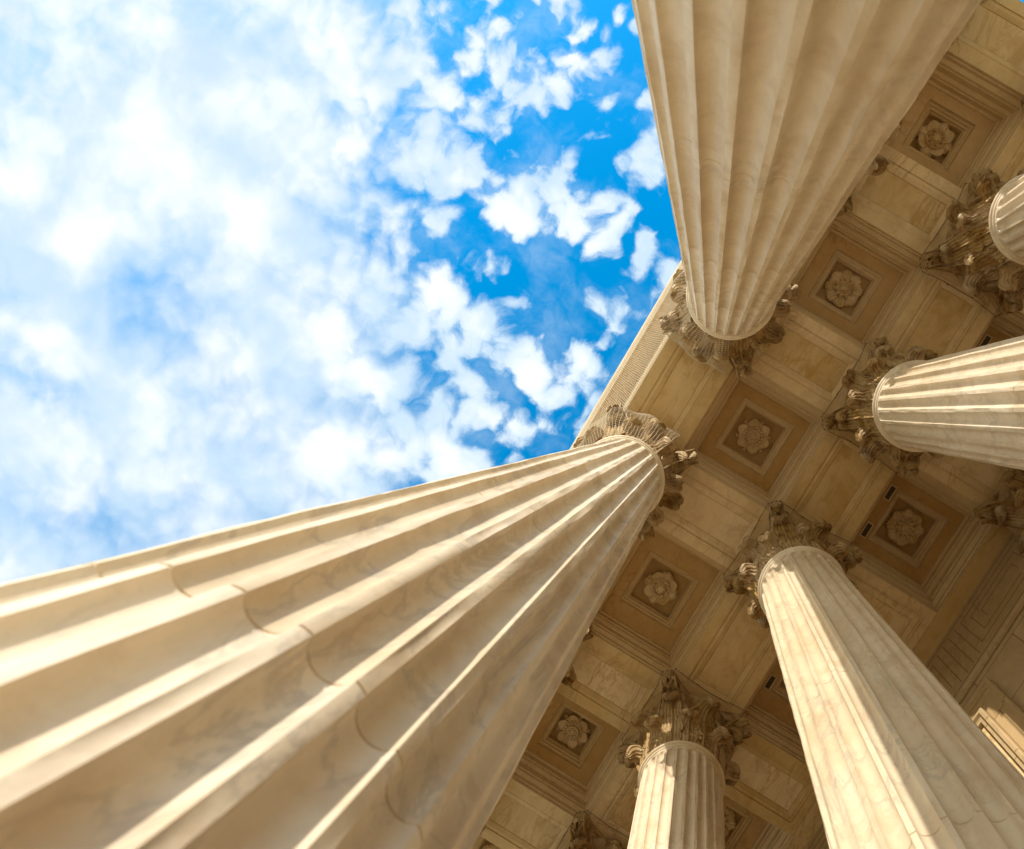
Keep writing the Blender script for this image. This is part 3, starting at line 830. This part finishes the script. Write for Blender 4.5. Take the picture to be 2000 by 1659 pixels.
def blob(u, v, ru, rv, amp):
    """soft bank (amp > 0) or clearing (amp < 0) of the cloud layer"""
    x, y = layer(u, v)
    s = nt.nodes.new('ShaderNodeVectorMath'); s.operation = 'SUBTRACT'; nt.links.new(PW, s.inputs[0]); s.inputs[1].default_value = (x, y, 0)
    mp = nt.nodes.new('ShaderNodeMapping'); mp.inputs['Rotation'].default_value = (0,0,-math.atan2(.52,.855)+PI/2*0)
    ang = math.atan2(.5147,.8541)
    mp.inputs['Rotation'].default_value = (0,0,0)
    nt.links.new(s.outputs[0], mp.inputs[0])
    # local axes of the picture on the layer
    du = Vector(layer(u+50, v)) - Vector((x, y)); dv = Vector(layer(u, v+50)) - Vector((x, y))
    a = nt.nodes.new('ShaderNodeVectorMath'); a.operation = 'DOT_PRODUCT'; nt.links.new(s.outputs[0], a.inputs[0]); a.inputs[1].default_value = (*(du.normalized()/(du.length/50*ru)), 0)
    b = nt.nodes.new('ShaderNodeVectorMath'); b.operation = 'DOT_PRODUCT'; nt.links.new(s.outputs[0], b.inputs[0]); b.inputs[1].default_value = (*(dv.normalized()/(dv.length/50*rv)), 0)
    nt.nodes.remove(mp)
    q = mth(nt,'ADD', mth(nt,'MULTIPLY', a.outputs['Value'], a.outputs['Value']), mth(nt,'MULTIPLY', b.outputs['Value'], b.outputs['Value']))
    return mth(nt,'MULTIPLY', mth(nt,'EXPONENT', mth(nt,'MULTIPLY', q, -1.0)), amp)
CLEAR = [(1090, 255, 120, 70, -0.6),(1000, 300, 70, 50, -0.38),(1200, 185, 70, 80, -0.41),(1290, 420, 60, 110, -0.52),(1060, 565, 110, 95, -0.75),(1130, 600, 70, 70, -0.45),(1210, 660, 60, 80, -0.45),(1060, 865, 90, 60, -0.56),(950, 380, 60, 35, -0.34),(1140, 365, 40, 40, -0.38),(1240, 120, 60, 60, -0.38),(870, 500, 90, 50, -0.22),(75, 770, 70, 60, -0.36),(20, 700, 60, 60, -0.19),(30, 900, 80, 60, -0.14),(640, 900, 120, 60, -0.14),(120, 1010, 160, 70, -0.22),(420, 1010, 200, 60, -0.11),(780, 880, 60, 70, -0.19),(1090, 660, 40, 40, -0.38),(1180, 300, 60, 50, -0.38),(700, 360, 110, 70, -0.12),(290, 550, 70, 50, -0.2),(400, 520, 60, 60, -0.11),(860, 470, 110, 60, -0.19),(250, 640, 80, 50, -0.14),(400, 30, 200, 60, -0.03),(880, 50, 120, 90, -0.19),(560, 820, 160, 80, -0.06),(1290, 620, 60, 60, -0.3),(1230, 470, 40, 60, -0.22)]
PUFF = [(1090, 150, 95, 75, 0.41),(1010, 195, 70, 45, 0.31),(1000, 400, 50, 45, 0.59),(1080, 340, 50, 40, 0.59),(1115, 405, 50, 60, 0.65),(1050, 430, 50, 35, 0.43),(1200, 430, 38, 70, 0.71),(1255, 490, 30, 34, 0.65),(1150, 278, 42, 30, 0.81),(1200, 150, 48, 52, 0.62),(1185, 205, 45, 28, 0.53),(1250, 300, 52, 62, 0.71),(1275, 190, 44, 85, 0.62),(918, 345, 62, 34, 0.62),(1150, 580, 52, 38, 0.81),(1290, 560, 70, 55, 0.78),(1215, 620, 38, 40, 0.62),(1165, 690, 55, 60, 0.65),(1135, 770, 50, 60, 0.5),(1030, 690, 60, 90, 0.43),(930, 620, 110, 90, 0.28),(860, 900, 85, 65, 0.55),(1000, 855, 60, 40, 0.37),(1130, 840, 40, 30, 0.31),(1230, 530, 30, 22, 0.25),(1080, 740, 40, 60, 0.25),(430, 150, 190, 140, 0.18),(450, 340, 110, 90, 0.2),(150, 430, 150, 110, 0.16),(300, 250, 120, 90, 0.1),(600, 700, 140, 90, 0.12),(250, 780, 110, 90, 0.22),(30, 800, 60, 70, 0.5),(650, 900, 90, 60, 0.35),(100, 880, 70, 60, 0.3),(60, 260, 120, 160, 0.08)]
acc = None
for t in CLEAR + PUFF:
    b = blob(*t); acc = b if acc is None else mth(nt,'ADD', acc, b)
x0, y0 = layer(1000, 500); 
# general cover: closed towards the west (left of the picture), broken towards the building
du = Vector(layer(1050,500)) - Vector((x0,y0))
dotn = nt.nodes.new('ShaderNodeVectorMath'); dotn.operation = 'DOT_PRODUCT'; nt.links.new(P, dotn.inputs[0]); dotn.inputs[1].default_value = (*(du/du.length), 0)
upos = mth(nt,'SUBTRACT', dotn.outputs['Value'], (Vector((x0,y0)).dot(du/du.length)))       # 0 at column 1000 of the photo
cover = smooth(nt, upos, -.26, .14, 1.08, .50)
def billow(vec, scale, sm=.6):
    v = nt.nodes.new('ShaderNodeTexVoronoi'); v.voronoi_dimensions = '2D'; v.feature = 'SMOOTH_F1'; v.inputs['Scale'].default_value = scale; v.inputs['Smoothness'].default_value = sm
    
    nt.links.new(vec, v.inputs['Vector']); return mth(nt,'SUBTRACT', .62, mth(nt,'MULTIPLY', v.outputs['Distance'], 1.0))
PB = warp(warp(P, 9, .05), 34, .016, 5)
n1 = noise2(nt, PB, 17.0, 8, .62, .0)
b1 = billow(PB, 19.0); b2 = billow(PB, 42.0)
n2 = noise2(nt, warp(P, 4, .08), 4.5, 3, .5, .0)
crisp = smooth(nt, upos, -.35, .0, .28, 1.45)
puffs = mth(nt,'ADD', mth(nt,'MULTIPLY', mth(nt,'SUBTRACT', n1, .5), 1.15), mth(nt,'ADD', mth(nt,'MULTIPLY', mth(nt,'SUBTRACT', b1, .24), .75), mth(nt,'MULTIPLY', mth(nt,'SUBTRACT', b2, .24), .40)))
D = mth(nt,'ADD', mth(nt,'ADD', cover, acc), mth(nt,'ADD', mth(nt,'MULTIPLY', puffs, crisp), mth(nt,'MULTIPLY', mth(nt,'SUBTRACT', n2, .5), .6)))
wid = smooth(nt, upos, -.35, .05, .90, .60)
alpha = mth(nt,'DIVIDE', mth(nt,'SUBTRACT', D, .36), wid, True)
alpha = smooth(nt, alpha, 0.0, 1.0)
veil = mth(nt,'MULTIPLY', smooth(nt, noise2(nt, PB, 7.0, 6, .6), .42, .78), .45)
alpha = mth(nt,'MAXIMUM', alpha, veil)
soft = mth(nt,'MULTIPLY', mth(nt,'SUBTRACT', noise2(nt, warp(warp(P, 5, .08), 20, .02), 8.0, 4, .48, .0), .5), 1.5)
bl = mth(nt,'MULTIPLY', mth(nt,'SUBTRACT', billow(PB, 9.0, .9), .24), .6)
thick = smooth(nt, mth(nt,'ADD', mth(nt,'MULTIPLY', D, .55), mth(nt,'ADD', soft, bl)), .26, 1.12)
CLOUD_DIM, CLOUD_LIT = (2.28,2.92,3.52), (3.65,3.8,3.9)
cc = mixc(nt, thick, CLOUD_DIM, CLOUD_LIT)
# low clouds out of view, brightened and warmed as added fill light
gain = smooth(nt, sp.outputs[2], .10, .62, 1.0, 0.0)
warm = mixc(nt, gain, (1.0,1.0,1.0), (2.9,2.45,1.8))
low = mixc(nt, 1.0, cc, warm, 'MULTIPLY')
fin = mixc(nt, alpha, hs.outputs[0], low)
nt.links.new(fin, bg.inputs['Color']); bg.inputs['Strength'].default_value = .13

# ------------------------------------------------------------------ camera
cam = bpy.data.cameras.new('camera'); co = bpy.data.objects.new('camera', cam); col.objects.link(co); sc.camera = co
right, up, fwd = CAMR[0], CAMR[1], CAMR[2]
m4 = Matrix.Identity(4)
for i in range(3):
    m4[i][0] = right[i]; m4[i][1] = up[i]; m4[i][2] = -fwd[i]
m4[0][3], m4[1][3], m4[2][3] = .47737*U, .18571*U, Z0*U
co.matrix_world = m4
cam.sensor_fit = 'HORIZONTAL'; cam.sensor_width = 36; cam.lens = 36*FPX/2000
cam.shift_x = -(PPX-1000)/2000; cam.shift_y = (PPY-829.5)/2000
cam.clip_start = .05; cam.clip_end = 8000
cam.dof.use_dof = True; cam.dof.focus_distance = 13.0; cam.dof.aperture_fstop = 2.0

sc.view_settings.view_transform = 'Standard'; sc.view_settings.look = 'None'; sc.view_settings.gamma = 1.0
sc.view_settings.exposure = 1.16
sc.render.engine = 'CYCLES'
sc.cycles.max_bounces = 10; sc.cycles.diffuse_bounces = 6
sc.render.resolution_x = 1024; sc.render.resolution_y = 849
